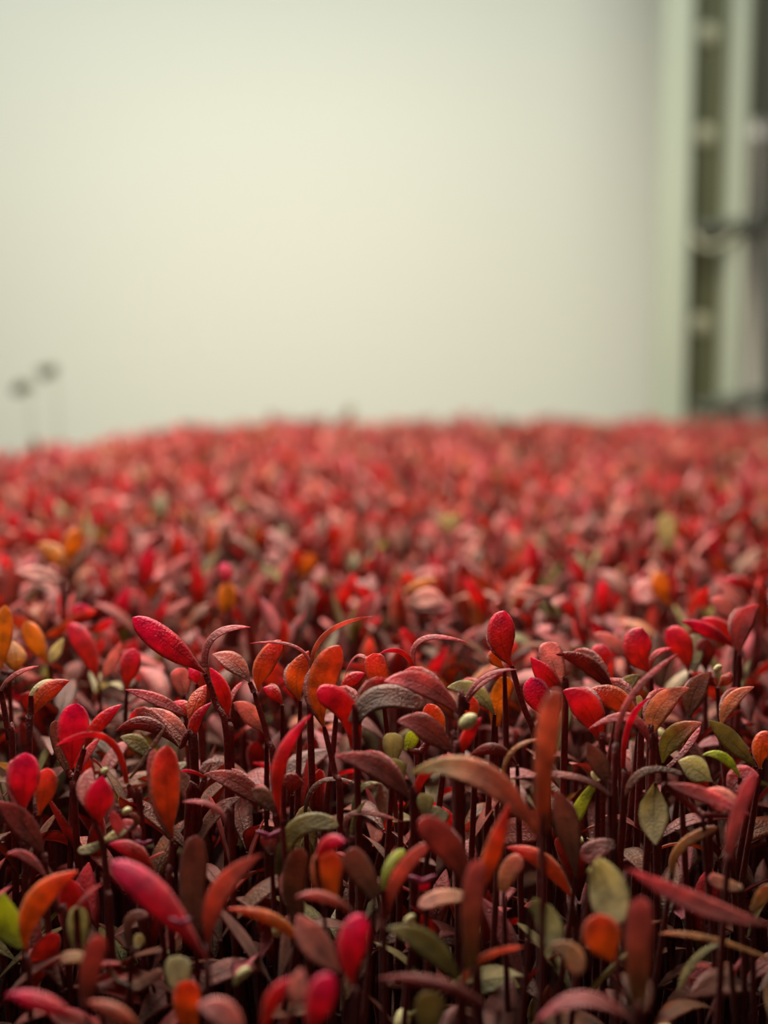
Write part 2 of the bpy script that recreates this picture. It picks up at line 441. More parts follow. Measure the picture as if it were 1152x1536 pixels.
# ---------------------------------------------------------------- the seedlings one can single out
# (view, distance in metres, label, short name, stem way-points below the leaves, leaves, extras)
# leaf: "baseX baseY midX midY tipX tipY width pigment side+outline [tip offset mm]"; extras: husk / bud (also a painted glint) "x y length width"
H = [
('A', .25, 'golden-orange seedling standing upright at the left edge of the frame', 'golden leaf at the left edge', '', ['5 365 12 220 22 80 78 gold dp', '70 372 70 300 55 235 100 gold dl 3'], ''),
('A', .268, 'soft-focus orange seedling with a cream second leaf behind the golden edge seedling', 'orange leaf with cream partner', '', ['210 332 150 245 112 150 85 gold dp', '212 332 240 285 275 222 50 cream ul'], ''),
('A', .275, 'blurred broad red leaf leaning left beside a pale grey-mauve leaf', 'blurred broad red leaf', '', ['425 420 385 260 298 158 92 red dp', '435 410 480 330 522 240 50 pale ul'], ''),
('A', .25, 'small upright crimson oval leaf alone over a dark gap, left', 'small crimson oval leaf', '', ['548 445 545 350 585 268 92 red dp'], '+'),
('A', .3, 'blurred magenta leaf pointing up with a red leaf lying beside it, upper left', None, '', ['345 170 350 120 365 75 90 magenta dp', '390 195 440 175 490 140 46 red dn'], ''),
('A', .3, 'blurred orange-red leaf lying flat with a pale pink tip, upper left', None, '', ['200 225 300 165 420 95 55 orangered dn', '250 215 330 190 400 160 40 pink un'], ''),
('A', .222, 'tall seedling with a long magenta leaf thrown left and a thin arched pink leaf', 'tall long magenta leaf', '930 500 985 800', ['885 372 745 262 573 133 112 magenta dp -2', '886 350 925 215 1082 175 42 pink un 3'], ''),
('A', .23, 'seedling with an orange-red folded leaf edged in cream, left side', 'orange leaf edged in cream', '128 640 125 700', ['132 565 185 440 300 407 78 orangered dl 2', '134 470 180 420 255 410 30 cream un 4'], ''),
('A', .222, 'thin arched mauve-red leaf crossing above a red stem at the left edge', 'thin arched leaf at the left edge', '40 660 55 750', ['5 450 60 385 166 343 30 pink un'], '+'),
('A', .215, 'seedling with one broad magenta-red leaf and a narrow red leaf forming a V', 'magenta V pair', '318 870 325 1000', ['308 790 312 640 330 503 132 magenta dp -1', '365 700 415 585 527 508 62 red dl 1'], ''),
('A', .219, 'mauve-backed seedling peeping out behind the magenta V pair', None, '', ['290 790 248 690 238 577 60 greymauve us', '330 815 370 735 432 655 42 pink un'], ''),
('A', .206, 'narrow dark red leaf arching left from a dark stem below the V pair', 'dark red arch', '590 930 612 1030', ['547 850 455 655 243 685 36 red dn -2', '560 830 640 720 728 588 22 brown un 2'], ''),
('A', .2, 'broad magenta leaf, closed upright, at far left middle height', 'far-left closed magenta leaf', '105 1100 110 1300', ['100 980 103 850 112 717 135 magenta dp', '85 975 48 850 72 745 70 pink us 3'], ''),
('A', .205, 'red-orange leaf half hidden right of the far-left closed magenta leaf', None, '', ['168 985 195 880 205 783 98 orangered dp'], '+'),
('A', .2, 'magenta leaf over a pale mauve leaf, a small seed husk between their tips', 'magenta leaf with husk', '440 1100 465 1300 480 1500', ['425 1025 428 930 440 818 128 magenta dl -1', '400 985 355 880 395 783 84 pale ul 4'], 'husk 452 797 38 34'),
('A', .2, 'upright orange paddle leaf with a red tip, mauve leaf behind its left edge', 'orange paddle leaf', '740 1200 735 1400', ['748 1090 705 890 722 685 130 orangered dp', '738 1080 655 920 665 700 60 mauve us 4'], ''),
('A', .215, 'mauve-brown leaf sloping down to the right between orange paddle and centre', 'sloping mauve-brown leaf', '', ['1150 965 1040 830 882 812 84 mauve ul -2'], '+'),
('A', .214, 'thin magenta leaf stub with a straight brownish petiole right of the orange paddle', None, '860 900 810 1000', ['880 822 830 800 780 797 22 magenta dn', '875 835 895 800 916 765 16 brown un'], ''),
('A', .198, 'thin red leaf arching down right of the orange paddle leaf', None, '1000 1100', ['985 1040 920 950 788 930 30 pink un -2'], '+'),
('A', .228, 'mauve leaf reaching left with a crimson partner under the tall magenta leaf', 'mauve leaf reaching left', '830 680 835 790', ['808 560 700 490 542 445 52 pink ul -2', '822 560 790 520 745 500 70 red dl 2'], ''),
('A', .219, 'dark red-brown leaf bent in a low arch left of the mauve star', 'low red-brown arch', '835 780', ['775 695 640 545 500 625 62 darkred dl'], '+'),
('A', .223, 'soft pink-mauve leaf facing up between the low arch and the tall stem', None, '845 760', ['832 705 745 585 645 525 78 pale ul 3'], '+'),
('A', .219, 'pair of narrow orange-red leaves held upright just left of the tall stem', 'narrow upright orange-red pair', '845 780', ['838 705 840 590 915 500 50 red dl', '820 600 845 490 892 425 74 orangered dl 5'], ''),
('A', .232, 'pale mauve leaf sloping right behind the tall dark stem', None, '', ['1152 640 1080 540 1008 502 80 pale ul -2'], '+'),
('A', .24, 'pale pinkish upright leaf blurred behind the tall magenta leaf', None, '', ['795 470 785 410 765 352 84 pale us'], '+'),
('A', .228, 'red leaf crossing down right of the tall dark stem', None, '1000 800', ['985 560 975 450 905 350 70 red dl -2', '990 570 1000 480 1050 410 24 pink un 4'], ''),
('A', .235, 'dull olive leaf lying low right of the V pair in shadow', None, '', ['655 750 600 670 520 650 70 olive ul'], '+'),
('A', .235, 'blurred crimson leaf low behind the tall stem, left of the orange twin', None, '', ['850 420 850 380 815 350 60 magenta dl'], '+'),
('B', .225, 'orange leaf tapering up to a red tip, pale mauve partner reaching left', 'tapering orange leaf with mauve partner', '60 650 95 900', ['22 452 15 350 122 232 92 orangered dp -1', '-16 412 -75 320 -176 292 84 pale ul 2'], ''),
('B', .23, 'short red leaf leaning left under the tapering orange leaf', None, '', ['125 510 90 445 42 438 56 red dl'], '+'),
('B', .222, 'seedling with two long thin leaves arching apart like open arms, centre left', 'open-armed thin pair', '250 450 245 560', ['250 372 185 262 -12 245 18 pink un', '253 362 312 208 512 128 30 pink dn 2'], ''),
('B', .227, 'orange oval leaf behind the open-armed thin pair', 'orange oval leaf', '', ['203 492 165 390 240 278 98 orange dl'], '+'),
('B', .215, 'big orange leaf with rose-red tip, the tallest orange one near the centre', 'big rose-tipped orange leaf', '350 800 375 1030', ['305 605 262 430 375 255 128 orange dp -1'], '+'),
('B', .212, 'dark red leaf folded forward in front of the rose-tipped orange leaf', None, '450 800', ['440 700 425 490 272 458 106 red ds -4'], '+'),
('B', .23, 'small red leaf pointing right behind the rose-tipped orange leaf', None, '', ['368 458 420 395 482 374 56 red dl'], '+'),
('B', .226, 'seedling with two thin red leaves arching left and right like a fountain', 'thin red fountain pair', '708 450 705 620', ['702 395 650 290 545 288 28 red dn -1', '706 395 720 235 932 243 30 pink un 2'], ''),
('B', .224, 'square-topped orange leaf with a red fold hanging left of the fountain pair', 'square-topped orange leaf', '', ['560 462 535 375 518 288 100 orangered ds', '560 460 470 300 395 390 22 pink un 6'], ''),
('B', .208, 'large rose-mauve leaf pointing left across the centre', 'large rose-mauve leaf', '900 640', ['892 552 740 390 566 410 96 pink ul -3'], '+'),
('B', .205, 'wide grey-mauve leaf with a curled wavy edge left of centre', 'curled grey-mauve leaf', '445 700', ['435 590 520 430 738 515 104 greymauve us 2'], '+'),
('B', .23, 'sage-green leaf pointing left, right of the rose-mauve leaf', 'sage-green leaf', '', ['1042 552 960 430 838 436 78 sage ul -2'], '+'),
('B', .212, 'thin pink double leaf slanting up right towards the red paddle stem', None, '895 640', ['908 528 985 400 1137 358 26 pink un', '925 500 990 420 1110 350 22 pink un 3'], ''),
('B', .222, 'tall red paddle leaf held upright on a dark stem, right of centre', 'tall red paddle leaf', '1160 500 1220 660 1240 900', ['1116 342 1050 230 1085 103 118 red dp'], '+'),
('B', .228, 'small round orange leaf tucked behind the red paddle leaf', None, '', ['1085 352 1035 310 1062 270 66 orange dp'], '+'),
('B', .232, 'olive-gold leaf standing below the tall red paddle leaf', 'olive-gold leaf', '', ['1048 602 1050 490 1105 392 84 gold us'], '+'),
('B', .2, 'crimson leaf carrying a bright cream seed husk on its tip, right of centre', 'crimson leaf with bright husk', '880 850', ['885 740 915 650 985 565 56 red dl -1', '880 730 840 735 785 756 30 magenta dn'], 'husk 928 583 92 72'),
('B', .205, 'dusty pink-brown leaf sloping right under the rose-mauve leaf', 'dusty pink-brown leaf', '870 800', ['868 724 745 590 622 585 104 mauve ul -3'], '+'),
('B', .21, 'small square cream-green curled leaf at the centre', 'square cream-green leaf', '', ['605 748 600 690 612 632 92 sage us'], ''),
('B', .206, 'cream-green folded leaf stacked beneath the square cream-green leaf', None, '', ['640 840 605 790 615 742 100 sage us'], ''),
('B', .216, 'bright lime leaf glowing behind the dusty pink-brown leaf', 'bright lime leaf', '', ['665 710 680 665 700 630 60 lime us', '780 640 765 590 745 550 54 lime us'], ''),
('B', .2, 'long dull mauve leaf crossing the centre below the square green leaf', 'long dull mauve leaf', '690 1030', ['682 925 560 760 352 733 96 mauve ul -3'], '+'),
('B', .195, 'tall narrow red leaf rising in a curve left of centre', 'tall narrow red curve', '140 1200 175 1380', ['125 1010 60 760 247 553 64 red dl'], ''),
('B', .18, 'large blurred salmon leaf with a yellowish tip in front, right of centre', 'large blurred salmon leaf', '1245 1200 1250 1400', ['1243 1105 1010 730 686 803 122 saltip ul 3'], ''),
('B', .205, 'crimson ribbon leaf curling down left of the salmon leaf tip', None, '698 1040', ['700 935 735 820 832 792 46 red dn'], '+'),
('B', .21, 'thin olive leaf arching over a dark gap below the long mauve leaf', None, '', ['432 1005 460 880 552 852 32 olive un'], '+'),
('B', .2, 'brown leaf drooping at lower left of the tall narrow red curve', None, '', ['92 985 40 890 -12 885 74 brown ul'], '+'),
('B', .216, 'slender brown leaf bowed low over the dark gap left of centre', None, '', ['225 965 300 840 482 866 26 brown un'], '+'),
('B', .2, 'closed olive-cream bud-like leaf below the crimson ribbon', 'olive-cream knob', '', ['745 985 742 940 748 892 74 sage us', '800 1040 790 1000 810 955 100 olive us 2'], ''),
('B', .212, 'short dark crimson leaf standing in shadow beside the narrow red curve', None, '', ['168 900 165 850 185 808 92 darkred dp'], '+'),
('B', .208, 'deep orange leaf lying horizontally under the sage-green leaf', None, '', ['1140 770 1040 700 925 742 50 darkred dl'], '+'),
('B', .214, 'orange-brown leaf upright beneath the sage-green leaf', None, '', ['965 610 930 540 935 468 90 orangered dp'], '+'),
('B', .216, 'orange leaf with a pink tip peeping out under the large rose-mauve leaf', None, '', ['835 650 785 590 755 505 88 orange dp'], '+'),
('C', .225, 'seedling with a pale mauve leaf standing behind its narrow crimson leaf', 'pale mauve and crimson pair', '275 560', ['262 440 215 330 205 237 104 pale us 2', '277 455 200 400 127 305 84 red dl -2'], ''),
('C', .222, 'rose-magenta leaf right of the red paddle stem', None, '', ['195 570 160 480 128 392 112 magenta dp'], '+'),
('C', .17, 'tall blurred red ribbon leaf standing in the foreground, right of centre', 'tall blurred red ribbon', '180 1200', ['175 1060 200 640 252 445 104 salmon dn'], ''),
('C', .214, 'broad red leaf leaning left behind the blurred red ribbon', 'broad red leaf behind the ribbon', '435 800', ['432 685 385 500 268 450 126 red dl -1'], '+'),
('C', .222, 'bright orange leaf with a red tip arching left, right of the ribbon', 'arching bright orange leaf', '600 750', ['585 618 520 440 343 470 100 orangered dl -1'], '+'),
('C', .228, 'slim dark red leaf sloping down right above the arching orange leaf', None, '', ['500 490 400 310 236 292 70 darkred dl -2'], '+'),
('C', .27, 'blurred pale pink leaf pair lying above the slim dark red leaf', 'blurred pale pink pair', '', ['545 310 480 235 398 205 64 pale ul', '560 300 560 240 520 185 60 pale ul 3'], ''),
('C', .242, 'upright red-orange paddle leaf with a magenta tip, right side back', 'upright red-orange paddle at the back', '', ['650 372 565 290 608 178 128 red dp', '640 375 660 300 740 265 30 red un 2'], ''),
('C', .255, 'blurred glossy red leaf left of the back red-orange paddle', None, '', ['455 345 420 300 445 250 95 red dp'], '+'),
('C', .258, 'deep magenta-red leaf leaning left behind the back paddle, soft focus', None, '', ['808 370 790 240 712 188 108 red dp', '820 360 835 300 830 205 90 olive us 4'], ''),
('C', .2, 'long thin pink leaf slanting up right across the right side', 'long thin slanting pink leaf', '490 900', ['498 680 560 480 760 290 32 pink un'], ''),
('C', .208, 'slender magenta leaf curving up beside the long slanting pink leaf', None, '525 1000', ['527 785 555 590 647 477 34 magenta dn'], '+'),
('C', .218, 'peach-coloured leaf with olive base, curving up right', 'peach leaf', '640 760', ['643 672 655 500 812 438 98 peach ul -1'], '+'),
('C', .235, 'dusky mauve leaf in soft focus behind the peach leaf', None, '', ['812 572 820 450 905 368 92 greymauve ul'], '+'),
('C', .218, 'olive leaf with a pink rim pointing up right, right side', 'pink-rimmed olive leaf', '', ['697 762 720 635 865 588 90 peachlime ul', '720 780 800 700 862 600 34 pink un 3'], ''),
('C', .218, 'olive-brown leaf slanting down right to a green base, near the right edge', 'slanting olive-brown leaf', '', ['1097 775 985 660 895 578 84 olive ul -2'], '+'),
('C', .23, 'ochre-pink leaf curving up right above the slanting olive-brown leaf', None, '', ['948 612 975 480 1092 433 60 peach ul'], '+'),
('C', .215, 'orange leaf cut off by the right edge of the frame', 'orange leaf at the right edge', '', ['1120 785 1115 700 1158 625 86 orange dp'], '+'),
('C', .258, 'crimson seedling with two long leaves thrown left, upper right', 'crimson pair thrown left', '', ['1010 265 900 180 777 148 58 magenta dl -3', '1015 255 960 170 862 140 72 red dl'], ''),
('C', .25, 'dusty pink leaf standing upright near the right edge, upper right', 'dusty pink upright leaf', '', ['1030 295 1015 150 1112 78 92 pink ul'], '+'),
('C', .28, 'pale pink blurred leaf just left of the dusty pink upright leaf', None, '', ['1020 145 960 80 902 58 82 pale ul'], '+'),
('C', .26, 'orange-brown leaf in shadow under the crimson pair', None, '', ['885 370 880 290 885 220 84 darkred dp'], '+'),
('C', .205, 'broad olive-cream leaf hanging tip-down on the right side', 'hanging olive-cream leaf', '', ['665 845 655 990 668 1115 128 cream ul -3'], ''),
('C', .208, 'bright lime leaf slanting down left of the hanging olive leaf', 'slanting lime leaf', '', ['402 852 345 940 300 1035 58 lime us', '430 835 410 825 390 820 50 cream us'], ''),
('C', .202, 'grey-mauve spoon-shaped leaf rising above the slanting lime leaf', 'grey-mauve spoon leaf', '470 1000', ['468 872 425 760 368 675 78 greymauve ul'], '+'),
('C', .2, 'long brown-mauve leaf lying flat behind the slanting lime leaf', None, '', ['468 900 300 820 55 828 38 mauve un'], '+'),
('C', .2, 'thin ochre leaf arching left of the blurred red ribbon', None, '', ['8 825 50 710 168 658 26 ochre un'], ''),
('C', .194, 'dark plum-grey strap leaf drooping in the right foreground', 'plum-grey strap leaf', '', ['322 1250 290 1000 235 885 108 greymauve ul'], '+'),
('C', .195, 'mauve leaf running right and ending in a pale whitish blade', 'whitish-bladed mauve leaf', '', ['700 850 850 890 1075 985 60 pink ul', '1040 985 960 930 870 880 110 pale ul 2'], ''),
('C', .182, 'rose-red ribbon leaf rising towards the right edge in the foreground', 'rose-red ribbon near the right edge', '968 1330', ['975 1230 1000 1000 1100 800 62 pink us'], ''),
('C', .21, 'wide rose-mauve leaf behind the rose-red ribbon near the right edge', None, '', ['985 900 1030 820 1112 815 120 pink ul'], '+'),
('C', .208, 'sage-cream broad leaf lying under the pink-rimmed olive leaf', 'sage-cream broad leaf', '', ['905 840 840 790 765 755 110 cream ul'], '+'),
('C', .21, 'narrow yellow-olive leaf sloping right beneath the slanting olive-brown leaf', None, '', ['1032 825 960 740 868 728 42 lime ul'], '+'),
('C', .208, 'small pink leaf pointing left below the arching orange leaf', None, '650 800', ['645 705 560 570 376 615 42 pink ul'], '+'),
('C', .204, 'brown leaf bowed over the dark hollow beside the hanging olive leaf', None, '', ['775 808 620 800 535 910 42 brown un'], '+'),
('C', .226, 'narrow sage leaf standing beside the long slanting pink leaf', None, '', ['595 600 585 540 600 470 44 sage us'], '+'),
('C', .232, 'olive-brown oval leaf above the arching bright orange leaf', None, '', ['510 485 530 420 602 382 62 olive ul'], '+'),
('C', .24, 'seedling whose small cream seed husk shows below the crimson pair', None, '', ['930 430 900 400 910 370 44 darkred dl', '935 430 970 400 985 370 50 orangered dl'], 'husk 935 353 44 34'),
('D', .2, 'broad pinkish-brown leaf leaning in from the left edge, lower left', 'pinkish-brown leaf at the lower left edge', '200 400', ['192 240 100 90 -12 8 104 mauve ul -2'], '+'),
('D', .197, 'crimson leaf sloping right behind the magenta diagonal leaf', None, '', ['668 305 580 200 468 190 70 red dl'], '+'),
('D', .2, 'tiny folded pink leaf pair opening above the magenta diagonal leaf', 'tiny folded pink pair', '600 300', ['600 175 530 140 483 48 50 pink us', '605 175 580 120 530 85 56 pink ul 1'], 'bud 620 185 56 40'),
('D', .2, 'cut peach-coloured leaf stub left of the tiny folded pink pair', None, '', ['455 172 500 150 548 133 42 cream us', '455 178 400 210 335 220 42 olive us'], ''),
('D', .172, 'big magenta leaf lying diagonally with a pink glint, lower left', 'big magenta diagonal leaf', '905 900', ['900 700 690 400 478 268 142 magenta dp'], 'bud 780 525 70 54'),  # the bud shape here is a painted pink highlight on the blade
('D', .192, 'grey-mauve strap leaf standing upright behind the magenta diagonal leaf', 'grey-mauve strap leaf', '', ['845 610 820 380 850 152 116 greymauve us'], '+'),
('D', .176, 'salmon-pink curved leaf rising right in the lower left foreground', 'salmon-pink curved leaf', '895 800', ['900 640 900 380 1130 235 96 salmon ul'], ''),
('E', .185, 'narrow bright orange leaf arching left over a dark gap', 'narrow orange arch', '240 800', ['232 645 110 490 -112 470 58 orange dl -2'], ''),
('D', .185, 'seedling with a lime leaf and an orange leaf crossing, lower left edge', 'lime and orange crossing pair', '130 850', ['92 640 5 540 15 402 128 lime ul', '110 650 110 420 335 308 108 orange dl -2'], ''),
('D', .195, 'slender rose leaf sloping down right at lower left', 'slender rose leaf', '250 480 290 600', ['207 348 120 250 30 232 42 pink ul -2'], '+'),
('D', .188, 'sage-grey leaf upright with a thin pink leaf bent over it, lower left', 'sage-grey upright leaf', '', ['345 665 330 560 345 458 92 sage us', '330 470 380 410 440 362 30 pink un -2'], ''),
('D', .168, 'dull rose-brown leaf standing upright in the bottom left foreground', 'dull rose-brown upright leaf', '', ['372 900 380 720 440 585 92 mauve us'], ''),
('D', .18, 'dark orange-brown leaf with a cream leaf above it, bottom left', 'cream over orange-brown pair', '', ['830 1000 800 900 812 780 118 orange ds -2', '790 850 765 760 772 672 112 sage us 2'], ''),
('D', .162, 'magenta-red leaf lying across the bottom left corner', 'magenta leaf in the bottom left corner', '', ['350 965 180 850 25 842 78 magenta dl'], ''),
('D', .164, 'rose-brown leaf lying right of the bottom left magenta leaf', None, '', ['610 985 500 900 378 872 64 salmon dl'], ''),
('D', .158, 'pale pink broad leaf at the bottom edge, left of centre', 'pale pink leaf at the bottom edge', '', ['1060 1040 970 900 856 890 116 pale ul'], ''),
('D', .182, 'small curled olive husked seedling beside the bottom magenta cluster', 'small curled olive seedling', '', ['1015 800 1040 760 1085 735 44 olive us'], 'husk 1050 745 70 46'),
('D', .186, 'brownish curled leaf hooked upward, bottom left between rose leaves', None, '', ['560 800 600 800 704 735 50 brown us', '555 800 490 760 470 700 30 brown un'], ''),
('D', .19, 'grey curled leaf arched over a cream tip behind the magenta diagonal', None, '', ['560 640 560 520 640 505 46 greymauve us', '590 640 600 610 610 580 50 cream us'], ''),
('D', .18, 'ochre-brown stubby leaf lying beside the dull rose-brown leaf', None, '', ['390 700 330 670 260 690 54 ochre us'], ''),
('D', .2, 'small seedling with a shiny olive seed husk below the magenta husk leaf', None, '', ['560 130 590 90 560 60 30 brown us'], 'husk 548 48 44 36'),
('E', .2, 'olive-brown leaf hooked over like a cane at lower centre left', 'olive cane-shaped leaf', '', ['112 322 150 60 368 112 84 olive us'], ''),
('E', .192, 'dark olive-brown upright leaf left of the magenta-topped orange leaf', None, '', ['200 530 150 370 212 208 104 brown us'], '+'),
('E', .182, 'orange leaf with a bright magenta folded top, lower centre', 'magenta-topped orange leaf', '', ['335 440 300 330 335 215 140 orange ds', '270 255 320 165 400 180 66 magenta dl -2'], ''),
('E', .186, 'brownish-pink leaf leaning right of the magenta-topped orange leaf', None, '', ['525 420 470 310 402 218 112 greymauve us'], '+'),
('E', .178, 'thin rose leaf sloping right over the pale mauve foreground leaf', None, '450 700', ['455 505 310 420 178 423 44 pink dl -2'], ''),
('E', .176, 'pale grey-pink broad leaf in the bottom foreground, left of centre', 'pale grey-pink foreground leaf', '', ['375 745 250 620 192 495 132 pale ul 2'], ''),
('E', .168, 'bright magenta-red paddle leaf upright in the bottom foreground', 'bright magenta foreground paddle', '440 1000', ['430 815 395 640 478 495 132 magenta dp'], ''),
('E', .156, 'magenta leaf cut by the bottom edge below the foreground paddle', 'magenta leaf at the bottom edge', '', ['245 1030 270 880 335 750 128 magenta dp'], ''),
('E', .16, 'red leaf with a whitish-pink partner at the bottom edge', None, '', ['40 1020 70 850 165 765 70 red dl', '180 900 190 820 208 725 80 pale ul 2'], ''),
('E', .182, 'long brown-salmon leaf arching with a lime leaf behind it, lower centre', 'brown-salmon and lime pair', '565 700', ['562 545 590 330 760 188 62 salmon us', '560 385 590 280 655 220 42 lime us 4'], ''),
('E', .182, 'big dusty mauve leaf tilting down right, lower centre', 'big dusty mauve leaf', '', ['935 365 850 180 712 92 124 mauve us -2'], '+'),
('E', .19, 'tiny violet-pink bud leaf left of the tall pink and ochre leaf', 'violet bud seedling', '', ['745 400 740 380 735 360 50 magenta us'], 'bud 730 345 96 58'),
('E', .182, 'peach leaf pointing left, lower right of centre', 'peach leaf pointing left', '', ['945 432 840 400 713 462 68 peach us'], ''),
('E', .168, 'tall pink leaf fading to ochre in the lower foreground', 'tall pink and ochre leaf', '950 900', ['950 750 930 500 972 255 96 pinkochre us'], ''),
('E', .178, 'orange-red leaf leaning up right behind the tall pink and ochre leaf', None, '965 520', ['975 410 1030 240 1105 15 76 orangered dl'], ''),
('E', .175, 'broad olive-brown leaf spreading right in the bottom centre', 'broad olive-brown leaf at bottom centre', '890 950', ['893 795 770 600 576 555 104 olive ul -2'], ''),
('E', .165, 'long rusty red leaf lying across the bottom centre', 'long rusty leaf across the bottom', '1060 1060', ['1070 935 820 760 538 772 62 darkred dl'], ''),
('E', .17, 'cream-olive square leaf at the bottom edge right of centre', None, '', ['760 1010 755 920 775 828 130 olive us'], ''),
('E', .178, 'narrow brown-pink leaf rising right near the bottom', None, '905 950', ['905 810 985 690 1165 635 44 salmon dn'], ''),
('E', .205, 'thin brown leaf pair bowed like hoops in the lower centre', 'thin hoop pair', '425 300', ['420 190 430 60 645 95 30 mauve un', '425 190 435 90 492 -5 22 olive un', ], ''),
('E', .2, 'violet curled bud seedling left of the tall narrow stem', 'violet curled bud', '', ['75 230 60 190 40 150 50 mauve us', '80 230 100 180 110 120 54 mauve us'], 'bud 70 150 96 56'),
('E', .188, 'curled grey seed-tipped sprout in the dark gap at bottom centre', None, '', ['685 560 695 545 690 525 22 olive us'], 'husk 675 515 60 40'),
('F', .182, 'large cream-olive leaf drooping over the orange leaf, lower right', 'large cream-olive drooping leaf', '', ['395 275 480 360 478 545 168 cream us -3'], ''),
('F', .172, 'wide orange blurred leaf under the cream-olive drooping leaf', 'wide blurred orange leaf', '500 850', ['500 700 440 620 415 492 164 orange dp'], ''),
('F', .165, 'tall pink-mauve blurred leaf standing in the lower right foreground', 'tall blurred pink-mauve leaf', '590 1030', ['592 910 590 650 605 418 122 pinkochre us'], ''),
('F', .172, 'long rose-red leaf running right to the edge, lower right', 'long rose-red leaf to the right edge', '', ['1175 545 850 480 553 300 84 pink ul -2'], ''),
('F', .18, 'pale sage leaf drooping at lower right, left of the orange leaf', 'pale drooping sage leaf', '', ['130 445 210 500 228 645 108 sage us -2'], ''),
('F', .175, 'peach-brown folded leaf below the pale drooping sage leaf', None, '', ['220 640 330 640 320 760 92 ochre us -2'], ''),
('F', .16, 'rose-red leaf arching left along the bottom right edge', 'rose-red arch at the bottom edge', '600 1040', ['570 960 360 800 155 955 66 pink ul'], ''),
('F', .196, 'dark orange leaf slanting down right behind the sage leaf', None, '320 700', ['305 430 210 240 22 205 80 orangered dl'], ''),
('F', .19, 'whitish peach leaf upright left of the dark orange slanting leaf', None, '', ['10 395 20 300 92 252 84 peach us'], ''),
('F', .195, 'narrow ochre leaf curving up right at the right side', None, '', ['738 315 780 200 935 118 44 ochre us'], ''),
('F', .185, 'thin rust-brown leaf lying low across the dark lower right', None, '1175 850', ['1160 690 900 600 680 578 34 ochre un'], ''),
('F', .188, 'thin olive leaf bowing down left in the dark lower right', None, '', ['985 610 850 680 760 840 40 olive un'], ''),
('F', .2, 'purple-brown leaf behind the large cream-olive drooping leaf', None, '', ['490 195 420 200 350 262 88 mauve us'], ''),
('F', .19, 'ochre-yellow leaf blurred at the right edge, lower right', None, '', ['1085 480 1120 430 1160 370 60 ochre us'], ''),
('F', .19, 'small rose-tipped ochre leaf under the rose-red ribbon', None, '', ['1040 380 960 370 895 335 60 peach us'], ''),
('G', .345, 'blurred bright yellow leaf standing above the rest, far left back', 'bright yellow back leaf', '', ['300 310 300 230 345 155 80 gold dp', '290 330 240 250 160 220 80 gold dl 3'], ''),
('G', .32, 'blurred gold leaf with a magenta top behind the tall magenta leaf', 'blurred gold back leaf', '', ['975 540 975 470 990 385 84 gold dp', '985 400 970 350 975 300 66 magenta dp 2'], ''),
('G', .3, 'pale blurred mauve leaf lying flat under the yellow back leaf', None, '', ['270 380 170 345 65 340 62 pale ul'], ''),
('H', .32, 'blurred ochre-gold leaf lying flat behind the thin red fountain pair', 'ochre-gold back leaf', '', ['640 435 710 400 800 370 56 gold dl'], ''),
('H', .31, 'blurred pale peach leaf pair behind the large centre gap', 'pale peach back pair', '', ['670 495 740 440 830 470 84 pale ul', '780 510 820 490 850 520 66 pink ul'], ''),
('H', .4, 'tall thin pinkish blurred leaf sticking up at middle distance', 'tall thin blurred back leaf', '', ['385 310 400 210 435 80 54 pale us'], ''),
('H', .42, 'blurred pale green-white leaf at middle distance right of centre', 'pale green back leaf', '', ['850 160 850 130 850 90 100 cream us'], ''),
('H', .3, 'blurred thin pink leaf leaning right above the open-armed pair', None, '', ['440 560 470 490 535 435 52 pink ul'], ''),
('I', .33, 'blurred gold-orange leaf with a cream leaf at right back', 'gold-orange back leaf', '', ['735 490 670 410 695 335 80 gold dp', '700 490 640 400 575 470 110 pale ul 2'], ''),
('I', .4, 'blurred tall ochre-yellow leaf at right middle distance', None, '', ['730 240 710 170 720 90 80 cream us'], ''),
('I', .31, 'blurred deep red leaf lying flat left of the right edge, back', None, '', ['1110 410 1040 375 960 375 54 red dl'], ''),
('I', .3, 'blurred peach leaf pair lying low right of the red paddle leaf', None, '', ['265 540 210 500 150 490 60 olive ul', '200 450 120 430 30 430 60 salmon ul'], ''),
]

def soil_z(x, y):
    return 0.0


